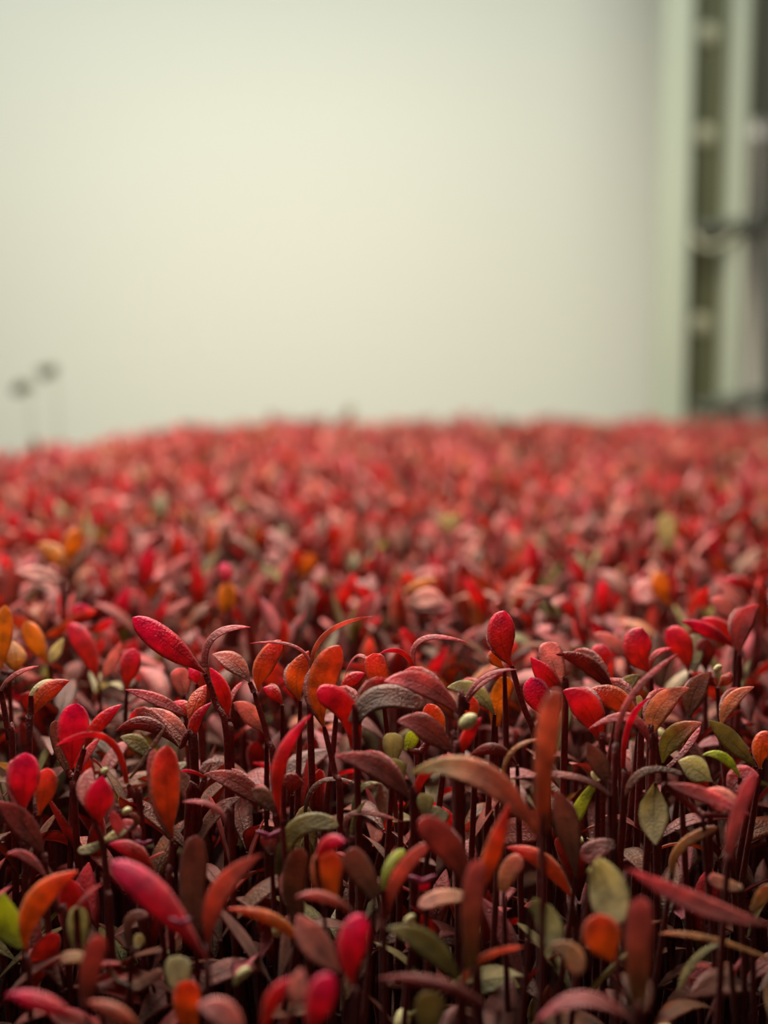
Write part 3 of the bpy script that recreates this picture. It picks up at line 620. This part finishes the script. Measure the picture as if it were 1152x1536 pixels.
def build_hero(spec):
    reg, d, label, nick, stemw, leaves, extra = spec
    ox, oy = OFF[reg]

    def q(x, y, dd=0.0):
        return at(ox + x / 2.88, oy + y / 2.88, d + dd)
    L0 = [l.split() for l in leaves]
    # apex: mean of the bases
    bx = sum(float(l[0]) for l in L0) / len(L0)
    by = max(float(l[1]) for l in L0)
    apex = q(float(L0[0][0]), float(L0[0][1])) if len(L0) == 1 else q(bx, by + 4)
    way = [float(v) for v in stemw.split()]
    mids = [q(way[i], way[i + 1], 0.0) for i in range(0, len(way), 2)]
    mids = [m for m in mids if m.z > 0.012 and m.z < apex.z - .002]
    low = mids[-1] if mids else apex
    foot = Vector((low.x + rng.uniform(-.003, .003), low.y + rng.uniform(-.001, .005), 0.0))
    foot.z = -0.001
    root = bpy.data.objects.new('seedling', None)
    root.empty_display_size = 0.004
    root.location = Vector((foot.x, foot.y, 0))
    COL.objects.link(root)
    stem_mesh(root, apex, foot, list(reversed(mids)), r=0.00056 * min(1.15, max(.8, d / .21)))
    bb = root.location
    for l in L0:
        b = [float(v) for v in l[:7]]
        pal, sd = l[7], l[8]
        dd = float(l[9]) / 1000 if len(l) > 9 else 0.0
        P0, PM, P2 = q(b[0], b[1]), q(b[2], b[3], dd * .3 + (-.0008 if sd[0] == 'd' else .0004)), q(b[4], b[5], dd)
        if sd[1] != 'n' and b[6] > 50:
            PM = PM.lerp((P0 + P2) * .5, .42)
        P1 = PM * 2 - (P0 + P2) * 0.5
        W = b[6] / 2.88 / F * d * 1.04
        view = (CAM - PM).normalized()
        top = PAL[pal] if sd[0] == 'u' else PAL['pink' if pal in ('magenta', 'red') else ('brown' if pal == 'darkred' else 'peach')]
        bot = PAL[pal]
        nrm = view if sd[0] == 'u' else -view
        # lean the surface a little so it is not square to the view
        nrm = (nrm + Vector((rng.uniform(-.25, .25), 0, rng.uniform(.05, .35) * (1 if sd[0] == 'u' else -1)))).normalized()
        if sd[0] == 'u' and sd[1] != 'n':      # the upper side looks up towards the lamp
            img = (P2 - P0).normalized()
            flat = 1 - abs(img.dot(UP))
            n2 = (view + Vector((0, .15, 1)) * .9 * flat).normalized()
            tt = (n2 - img * n2.dot(img)).normalized()
            W /= max(.6, tt.dot((view - img * view.dot(img)).normalized()))
            nrm = (n2 + Vector((rng.uniform(-.15, .15), 0, 0))).normalized()
        if sd[1] == 'n':
            nrm = (nrm + Vector((0, 0, .9))).normalized()
        add_leaf(root, P0, P1, P2, W, nrm, jitter(top, .04), jitter(bot, .04), sd[1], nseg=14, half=3,
                 cup=0.22 if sd[1] in 'pl' else 0.12, wav=0.02, ph=rng.uniform(0, 6))
        if (P0 - apex).length > 0.0012:
            v, f = tube([apex + (P0 - apex) * (i / 3) for i in range(4)], [.0006, .00055, .0005, .00045], 6)
            mesh_obj('petiole', [p - bb for p in v], f, LEAF, root, col=[STEMCOL + [1]] * len(v), uv=[(.9, .9)] * len(v))
        for i in range(9):
            t = i / 8
            c = P0 * (1 - t) ** 2 + P1 * 2 * t * (1 - t) + P2 * t * t
            x, y, dz = proj(c)
            hero_pts.append((x, y, dz, b[6] / 2.88 * .5 + 2))
    if '+' in extra:      # the second leaf, folded behind the first
        l = L0[0]
        b = [float(v) for v in l[:7]]
        P0, PM, P2 = q(b[0], b[1], .0012), q(b[2], b[3], .005), q(b[2] * .35 + b[4] * .65, b[3] * .35 + b[5] * .65, .010)
        P1 = PM * 2 - (P0 + P2) * 0.5
        view = (CAM - PM).normalized()
        add_leaf(root, P0, P1, P2, b[6] / 2.88 / F * d * .8, view, PAL['mauve'], PAL['red'], 'l', nseg=8, half=2)
    ex = extra.replace('+', '').split()
    if ex and ex[0] in ('husk', 'bud'):
        x, y, a, w = (float(v) for v in ex[1:5])
        c = q(x, y, -.0012)
        if ex[0] == 'husk':
            v, f = ellipsoid(c, Vector((.8, .3, .5)), a / 2.88 / F * d / 2, w / 2.88 / F * d / 2, 10, 8, .12)
            mesh_obj('seed_husk', [p - bb for p in v], f, HUSK, root)
        else:
            for sgn in (-1, 1):
                v, f = ellipsoid(c + RIGHT * sgn * w / 9 / F * d, Vector((.8, .1, .35 * sgn)), a / 2.88 / F * d / 2, w / 2.88 / F * d / 3.2, 10, 7, .5)
                mesh_obj('young_leaf_and_glint', [p - bb for p in v], f, BUD_GLINT, root)  # young leaves; on the magenta diagonal leaf a painted highlight
    tag(root, label=label, category='seedling', group='red seedlings that stand out at the front of the crop')
    x, y, dd = proj(apex)
    tips = [q(float(l[4]), float(l[5])) for l in L0]
    tx = sum(proj(t)[0] for t in tips) / len(tips)
    ty = sum(proj(t)[1] for t in tips) / len(tips)
    return root, nick, ((x + tx) / 2, (y + ty) / 2)


# ---------------------------------------------------------------- the setting
def box(name, lo, hi, mat, parent=None, bevel=0.0):
    x0, y0, z0 = lo
    x1, y1, z1 = hi
    v = [Vector(p) for p in ((x0, y0, z0), (x1, y0, z0), (x1, y1, z0), (x0, y1, z0), (x0, y0, z1), (x1, y0, z1), (x1, y1, z1), (x0, y1, z1))]
    f = [(0, 3, 2, 1), (4, 5, 6, 7), (0, 1, 5, 4), (1, 2, 6, 5), (2, 3, 7, 6), (3, 0, 4, 7)]
    o = mesh_obj(name, v, f, mat, parent, smooth=False)
    if bevel:
        md = o.modifiers.new('bevel', 'BEVEL')
        md.width = bevel
        md.segments = 2
    return o


YB = 1.62                                        # back wall
tag(box('wall_back', (-1.4, YB, -0.9), (1.6, YB + .05, 1.5), WALLM), kind='structure')
tag(box('floor', (-1.4, -0.8, -0.95), (1.6, YB, -0.90), FLOORM), kind='structure')

# crop outline seen from above: half widths along y
YS = [0.125, 0.2, 0.4, 0.7, 0.85, 1.0, 1.15, 1.26, 1.32]
XL = [-.30, -.30, -.30, -.285, -.262, -.232, -.20, -.155, -.10]
XR = [.42, .42, .42, .42, .42, .42, .42, .41, .39]


def inside(x, y):
    return YS[0] < y < YS[-1] and np.interp(y, YS, XL) < x < np.interp(y, YS, XR)


shelf = box('shelf_board', (-.40, .06, -.040), (.62, 1.46, -.018), SHELFM, bevel=.002)
tag(shelf, label='pale laminate shelf board carrying the seedling tray', category='shelf')

tray = bpy.data.objects.new('growing_tray', None)
tray.location = (0.06, .72, -.018)
COL.objects.link(tray)
tag(tray, label='black plastic growing tray full of red seedlings', category='tray')
TL = Vector(tray.location)


def tbox(name, lo, hi):
    return box(name, Vector(lo) - TL, Vector(hi) - TL, TRAYM, tray, .001)


tbox('tray_floor', (-.32, .11, -.018), (.44, 1.36, -.015))
tbox('tray_side', (-.323, .11, -.015), (-.32, 1.36, .022))
tbox('tray_side', (.44, .11, -.015), (.443, 1.36, .022))
tbox('tray_side', (-.323, .107, -.015), (.443, .11, .022))
tbox('tray_side', (-.323, 1.36, -.015), (.443, 1.363, .022))

# fibrous mat: uneven top
nx, ny = 46, 76
v, f = [], []
for j in range(ny + 1):
    for i in range(nx + 1):
        x = -.319 + .758 * i / nx
        y = .1105 + 1.249 * j / ny
        v.append(Vector((x, y, rng.uniform(-.0022, .0008))))
n0 = len(v)
for (x, y) in ((-.319, .1105), (.439, .1105), (.439, 1.3595), (-.319, 1.3595)):
    v.append(Vector((x, y, -.0149)))
for j in range(ny):
    for i in range(nx):
        a = j * (nx + 1) + i
        f.append((a, a + 1, a + nx + 2, a + nx + 1))
f.append((n0, n0 + 3, n0 + 2, n0 + 1))
f.append(tuple([n0, n0 + 1] + [i for i in range(nx, -1, -1)]))
f.append(tuple([n0 + 2, n0 + 3] + [ny * (nx + 1) + i for i in range(0, nx + 1)]))
f.append(tuple([n0 + 3, n0] + [j * (nx + 1) for j in range(0, ny + 1)]))
f.append(tuple([n0 + 1, n0 + 2] + [j * (nx + 1) + nx for j in range(ny, -1, -1)]))
mat_o = mesh_obj('growing_mat', v, f, SOIL)
tag(mat_o, label='dark fibrous growing mat under the red seedlings', category='growing mat')

# ---------------------------------------------------------------- rack at the right
DR = 1.42


def rack_x(px, py, d=DR):
    return at(px, py, d)


rack = bpy.data.objects.new('rack_upright', None)
base = at(1062, 700, DR)
rack.location = (base.x, base.y, -.40)
COL.objects.link(rack)
RL = Vector(rack.location)
tag(rack, label='sage-green steel rack post with pale bolts behind the crop', category='rack post')


def vbox(name, px0, px1, y0, y1, mat, z0=-.40, z1=.78, parent=rack, ref=325):
    """an upright strip whose left and right edges are seen at px0 and px1 half-way up"""
    xa, xb = at(px0, ref, DR).x, at(px1, ref, DR).x
    P = RL if parent is rack else Vector((0, 0, 0))
    return box(name, Vector((xa, y0, z0)) - P, Vector((xb, y1, z1)) - P, mat, parent, .0012)


yr = base.y
vbox('channel_web', 1022, 1088, yr + .030, yr + .034, SAGE_SHADE)
vbox('left_flange', 984, 1024, yr - .002, yr + .034, SAGE)
vbox('right_flange', 1084, 1106, yr - .002, yr + .034, SAGE)
for py in (-72, 70, 213, 352, 487, 625):
    c = at(1066, py, DR)
    z = at(1066, py, (yr + .028 - CAM.y) / CP).z
    bo = []
    cx = at(1054, 325, DR).x + (0.0)
    v, f = ellipsoid(Vector((cx, yr + .029, z)), Vector((0, 1, 0)), .005, .0115, 14, 8)
    mesh_obj('bolt', [p - RL for p in v], f, BOLT, rack)
# rear panel seen dark behind the post, upper right
xs = at(1116, 325, DR).x
pn = box('side_panel', (xs + .004, yr + .09, at(1130, 185, yr + .09).z), (xs + .30, yr + .10, .80), OLIVEB, bevel=.001)
tag(pn, label='dull olive-grey panel high behind the rack post, upper right corner', category='panel')

wp = bpy.data.objects.new('white_pipe', None)
c0 = at(1131, 420, 1.424)
wp.location = (c0.x, c0.y, -.40)
COL.objects.link(wp)
WL = Vector(wp.location)
ZP = at(1128, 190, WL.y).z
tag(wp, label='white upright plastic pipe between rack post and black cable', category='pipe')
v, f = tube([Vector((WL.x, WL.y, -.40)), Vector((WL.x, WL.y, .0)), Vector((WL.x, WL.y, ZP - .020))], [.015, .015, .015], 20)
mesh_obj('pipe_body', [p - WL for p in v], f, PIPE, wp)
v, f = tube([Vector((WL.x, WL.y, ZP - .020)), Vector((WL.x, WL.y, ZP - .014)), Vector((WL.x, WL.y, ZP))], [.017, .017, .008], 20)
mesh_obj('pipe_cap', [p - WL for p in v], f, PIPE, wp)


def cable(name, pts, r, mat, **kw):
    P = bez([at(*p) for p in pts], 8)
    v, f = tube(P, [r] * len(P), 10)
    o = mesh_obj(name, v, f, mat)
    tag(o, **kw)
    return o


cable('support_rod', [(1036, 343, 1.40), (1070, 343, 1.395), (1120, 338, 1.39), (1180, 326, 1.39), (1300, 310, 1.40)], .008, WIRE,
      label='upper dark rod crossing the rack post', category='rod')
cable('support_rod', [(1040, 612, 1.40), (1080, 608, 1.395), (1120, 600, 1.39), (1180, 590, 1.39), (1300, 575, 1.40)], .008, WIRE,
      label='lower dark rod crossing the rack post just above the crop', category='rod')
cable('tie_loop', [(1040, 350, 1.39), (1050, 366, 1.385), (1068, 371, 1.385), (1088, 362, 1.385), (1108, 346, 1.39)], .0028, BOLT,
      label='pale thin tie looped under the upper rod on the post', category='tie')
cable('black_cable', [(1160, -60, 1.34), (1155, 60, 1.34), (1150, 200, 1.335), (1142, 300, 1.33), (1138, 380, 1.33), (1145, 460, 1.335), (1154, 545, 1.34), (1157, 620, 1.34), (1156, 760, 1.37)], .0045, RUBBER,
      label='black cable hanging in a bend along the right edge', category='cable')

# ---------------------------------------------------------------- seedlings: traced ones first
landmarks = []
n_hero = 0
for s in H:
    root, nick, c = build_hero(s)
    n_hero += 1
    if nick:
        landmarks.append((nick, c))

hp = np.array(hero_pts)


def conflict(points):
    """True if a blade through these points (x, y, z, half width) would hide a traced leaf."""
    for p, hw in points:
        x, y, d = proj(p)
        r = hw * F / d
        m = (np.abs(hp[:, 2] - d) < .0035) & (np.hypot(hp[:, 0] - x, hp[:, 1] - y) < (hp[:, 3] * .6 + r * .5))
        if m.any():
            return True
        m = (hp[:, 2] > d - .001) & (np.hypot(hp[:, 0] - x, hp[:, 1] - y) < (hp[:, 3] * .8 + r * .8))
        if m.any():
            return True
    return False


MIX = [('red', 'mauve', 16), ('magenta', 'mauve', 8), ('orangered', 'mauve', 16), ('red', 'pink', 8), ('red', 'pale', 9),
       ('darkred', 'greymauve', 8), ('darkred', 'darkred', 9), ('orange', 'brown', 9), ('gold', 'peach', 1.5), ('red', 'salmon', 8), ('orangered', 'peach', 7),
       ('olive', 'olive', 3), ('cream', 'cream', 1.2), ('darkred', 'brown', 8)]
MIXN = [('red', 'mauve', 12), ('magenta', 'mauve', 4), ('orangered', 'mauve', 8), ('darkred', 'pink', 6), ('darkred', 'greymauve', 18),
        ('olive', 'olive', 9), ('darkred', 'brown', 16), ('darkred', 'mauve', 18), ('orange', 'brown', 5), ('ochre', 'sage', 4)]


def pick(mix):
    t = rng.uniform(0, sum(m[2] for m in mix))
    for m in mix:
        t -= m[2]
        if t <= 0:
            return m
    return mix[0]


def plan(x, y, zt, closed=None):
    """Two opposite leaves on an apex at (x, y, zt): list of (P0, P1, P2, W, normal)."""
    apex = Vector((x, y, zt))
    az = rng.uniform(0, 2 * math.pi)
    op = rng.uniform(0, 1) if closed is None else closed
    lean = Vector((rng.uniform(-.22, .22), rng.uniform(-.22, .22), 1)).normalized()
    out = []
    for k in range(2):
        a = az + math.pi * k + rng.uniform(-.35, .35)
        dirh = Vector((math.cos(a), math.sin(a), 0))
        Lf = rng.uniform(.0105, .0165)
        W = Lf * (rng.uniform(.25, .36) if y < .33 else rng.uniform(.28, .40))
        el0 = math.radians(80 - 45 * op + rng.uniform(-12, 12))
        el1 = math.radians(78 - 105 * op + rng.uniform(-15, 15))
        d0 = (dirh * math.cos(el0) + lean * math.sin(el0)).normalized()
        d1 = (dirh * math.cos(el1) + Vector((0, 0, 1)) * math.sin(el1)).normalized()
        P0 = apex + d0 * .0005
        P1 = P0 + d0 * Lf * .5
        P2 = P1 + d1 * Lf * .52
        t = (P1 - P0).normalized()
        n = (Vector((0, 0, 1)) - t * t.z)
        n = n.normalized() if n.length > .15 else -dirh
        if n.dot(-dirh) < 0 and t.z > .6:
            n = -dirh
        rollv = Matrix.Rotation(rng.uniform(-.45, .45), 3, t)
        out.append((P0, P1, P2, W, rollv @ n, op))
    return apex, out


CAN = lambda x, y: float(np.interp(y, [.12, .165, .20, .24, .30, .45, .8, 1.15, 1.32], [.022, .030, .048, .060, .067, .0705, .072, .073, .066])) \
    - max(0, .05 - (x - np.interp(y, YS, XL))) * .35 + .0016 * math.sin(x * 31 + 1) * math.cos(y * 17)

# near seedlings, one object each
NEAR_Y = 0.345
cells = []
step = .0088
yy = .150
while yy < 1.33:
    st = step if yy < .60 else .0094
    w = min(.43, (yy + .05) * 0.31 + .02)
    xx = -w
    while xx < w:
        x, y = xx + rng.uniform(-.0034, .0034), yy + rng.uniform(-.0034, .0034)
        if inside(x, y):
            cells.append((x, y))
        xx += st
    yy += st

used_labels = set(h[2] for h in H)
tone_word = {'red': 'red', 'magenta': 'magenta', 'orangered': 'orange-red', 'darkred': 'dark red', 'orange': 'orange', 'gold': 'golden',
             'olive': 'olive', 'cream': 'cream', 'ochre': 'ochre'}
top_word = {'mauve': 'mauve', 'pink': 'rose-pink', 'pale': 'pale pink', 'greymauve': 'grey-mauve', 'brown': 'brown', 'peach': 'peach',
            'salmon': 'salmon', 'olive': 'olive', 'cream': 'cream', 'sage': 'sage'}


def filler_label(c, dist, back, top, op):
    pose = 'upright' if op < .35 else ('half-open' if op < .65 else 'flat-open')
    same = tone_word.get(back) == top_word.get(top)
    colr = tone_word[back] if (same or op < .3) else (top_word[top] if op > .7 else f'{tone_word[back]} and {top_word[top]}')
    focus = 'soft-focus ' if dist > .27 or dist < .18 else ''
    order = sorted(landmarks, key=lambda l: math.hypot(l[1][0] - c[0], l[1][1] - c[1]))[:6]
    cands = []
    for nick, lc in order:
        dx, dy = c[0] - lc[0], c[1] - lc[1]
        v = 'above' if dy < 0 else 'below'
        h = 'right of' if dx > 0 else 'left of'
        if abs(dx) > 2.2 * abs(dy):
            rel = ('just ' if abs(dx) < 40 else '') + h
        elif abs(dy) > 2.2 * abs(dx):
            rel = ('just ' if abs(dy) < 40 else '') + v
        else:
            rel = f'{v} and {h}'
        cands.append(f'{focus}{pose} {colr} seedling {rel} the {nick}')
    for a in cands:
        if a not in used_labels and len(a.split()) <= 16:
            return a, None
    return cands[0], 'short'


NEAR_MAX = 300 - n_hero
near, far = [], []
for (x, y) in cells:
    X, Y, D = proj(Vector((x, y, CAN(x, y))))
    vis = -40 < X < 1192 and Y < 1640
    if vis:
        (near if D < NEAR_Y else far).append((D, x, y, X, Y))
    elif -160 < X < 1310:
        far.append((D, x, y, X, Y))
near.sort()
n_near = 0
short_labels = 0
stuff_v, stuff_f, stuff_c, stuff_u = [], [], [], []
voff = 0


def sink(v, f, c, u):
    global voff
    stuff_v.extend(v)
    stuff_f.extend([tuple(i + voff for i in q) for q in f])
    stuff_c.extend(c)
    stuff_u.extend(u)
    voff += len(v)


def make_plant(x, y, D, single):
    global n_near, short_labels
    nearz = D < .27
    mixn = pick(MIXN if nearz else MIX)
    ok = False
    for tr in range(11):
        zt = CAN(x, y) + rng.uniform(-.009, .004) - tr * .004 * (1 if D < .36 else 0)
        if D > .36 and y > 1.2 and rng.random() < .05:
            zt += rng.uniform(.004, .010)
        if D > .36 and rng.random() < .06:
            zt += rng.uniform(.002, .005)
        apex, lv = plan(x, y, zt, closed=min(1, max(0, rng.gauss(.42 if D > .3 else .62, .3))))
        if D > .42:
            ok = True
            break
        pts = []
        for (P0, P1, P2, W, n, op) in lv:
            for t in (.2, .5, .75, 1):
                pts.append((P0 * (1 - t) ** 2 + P1 * 2 * t * (1 - t) + P2 * t * t, W / 2 if t < 1 else W / 5))
        if not conflict(pts):
            ok = True
            break
    if not ok:
        return False
    foot = Vector((x + rng.uniform(-.008, .008), y + rng.uniform(-.006, .006), -.001 if single else .0012))
    back, top = jitter(PAL[mixn[0]], .12), jitter(PAL[mixn[1]], .12)
    if single:
        root = bpy.data.objects.new('seedling', None)
        root.empty_display_size = .004
        root.location = Vector((foot.x, foot.y, 0))
        COL.objects.link(root)
        stem_mesh(root, apex, foot, r=rng.uniform(.0004, .00055))
        for (P0, P1, P2, W, n, op) in lv:
            add_leaf(root, P0, P1, P2, W, n, top, back, rng.choice('lp'), nseg=10, half=2, cup=.2, wav=.02, ph=rng.uniform(0, 6),
                     twist=rng.uniform(-.3, .3))
        if rng.random() < .05:
            P2 = lv[0][2]
            v, f = ellipsoid(P2, Vector((rng.uniform(-1, 1), rng.uniform(-1, 1), .4)), .0019, .0014, 8, 6, .2)
            mesh_obj('seed_husk', [p - root.location for p in v], f, HUSK, root)
        c = lv[0][0] * .4 + (lv[0][2] + lv[1][2]) * .3
        X, Y, _ = proj(c)
        lab, flag = filler_label((X, Y), D, mixn[0], mixn[1], lv[0][5])
        used_labels.add(lab)
        short_labels += flag is not None
        tag(root, label=lab, category='seedling', group='smaller red seedlings among the front of the crop')
        n_near += 1
    else:
        hi = D < .5
        for (P0, P1, P2, W, n, op) in lv:
            sink(*leaf_geom(P0, P1, P2, W * (1 if hi else 1.1), n, top, back, 'l', nseg=7 if hi else 4, half=1, cup=.2))
        if D < .65:
            v, f = tube([foot, foot.lerp(apex, .5), apex], [.0006, .0006, .0005], 4, cap=False)
            sink(v, f, [STEMCOL + [1]] * len(v), [(.9, .9)] * len(v))
        else:
            lo = apex - Vector((0, 0, .02))
            v, f = tube([lo, apex], [.0006, .0006], 3, cap=False)
            sink(v, f, [STEMCOL + [1]] * len(v), [(.9, .9)] * len(v))
    return True


for (D, x, y, X, Y) in near:
    make_plant(x, y, D, n_near < NEAR_MAX)
for (D, x, y, X, Y) in far:
    make_plant(x, y, D, False)
# low leaves under the front of the crop; dark palettes paint in their shade
can0 = CAN
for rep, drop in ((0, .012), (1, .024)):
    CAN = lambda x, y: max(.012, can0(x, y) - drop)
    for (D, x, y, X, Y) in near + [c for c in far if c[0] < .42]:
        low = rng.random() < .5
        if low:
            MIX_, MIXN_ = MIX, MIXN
            MIX = MIXN = [('darkred', 'brown', 8), ('olive', 'olive', 3), ('darkred', 'darkred', 6), ('brown', 'brown', 5), ('orange', 'brown', 1)]  # darker pigments carry the shade below the canopy
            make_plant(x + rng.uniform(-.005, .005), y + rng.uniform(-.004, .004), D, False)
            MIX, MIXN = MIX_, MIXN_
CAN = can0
so = mesh_obj('seedling_mass', stuff_v, stuff_f, LEAF, col=stuff_c, uv=stuff_u)
tag(so, label='dense out-of-focus mass of red seedlings filling the tray to the back', category='seedlings', kind='stuff')

# two tall pale sprouts with dark heads at the far left
for i, (px, py, d, lab) in enumerate(((31, 582, 1.02, 'pale thin sprout with dark ragged head, nearer the left edge'),
                                      (71, 558, 1.06, 'pale thin sprout with dark ragged head, the taller right one'))):
    top = at(px, py, d)
    foot = Vector((top.x + .004, top.y, -.001))
    if not inside(foot.x, foot.y):
        foot.x = max(foot.x, -.30)
    root = bpy.data.objects.new('tall_sprout', None)
    root.location = Vector((foot.x, foot.y, 0))
    COL.objects.link(root)
    bb = root.location
    v, f = tube(bez([foot, Vector((top.x + .007, top.y, top.z * .55)), Vector((top.x + .006, top.y, top.z - .004)), top], 6), [.0006] * 19, 6)
    mesh_obj('stem', [p - bb for p in v], f, LEAF, root, col=[list(lin((150, 160, 120))) + [1]] * len(v), uv=[(.9, .9)] * len(v))
    v, f = ellipsoid(top, Vector((.8, 0, .5)), .0075, .0055, 10, 8, .3)
    mesh_obj('seed_husk', [p - bb for p in v], f, DARK_HUSK, root)
    for k in range(3):
        a = k * 2.2 + i
        P0 = top
        P1 = top + Vector((math.cos(a) * .006, .002, .004 + .002 * k))
        P2 = top + Vector((math.cos(a) * .012, .004, .002 * k - .003))
        c = PAL['olive']
        dk = [[q * .35 for q in z] for z in c]
        add_leaf(root, P0, P1, P2, .006, Vector((0, -.5, .8)).normalized(), dk, dk, 'l')
    tag(root, label=lab, category='sprout', group='tall sprouts at the far left')
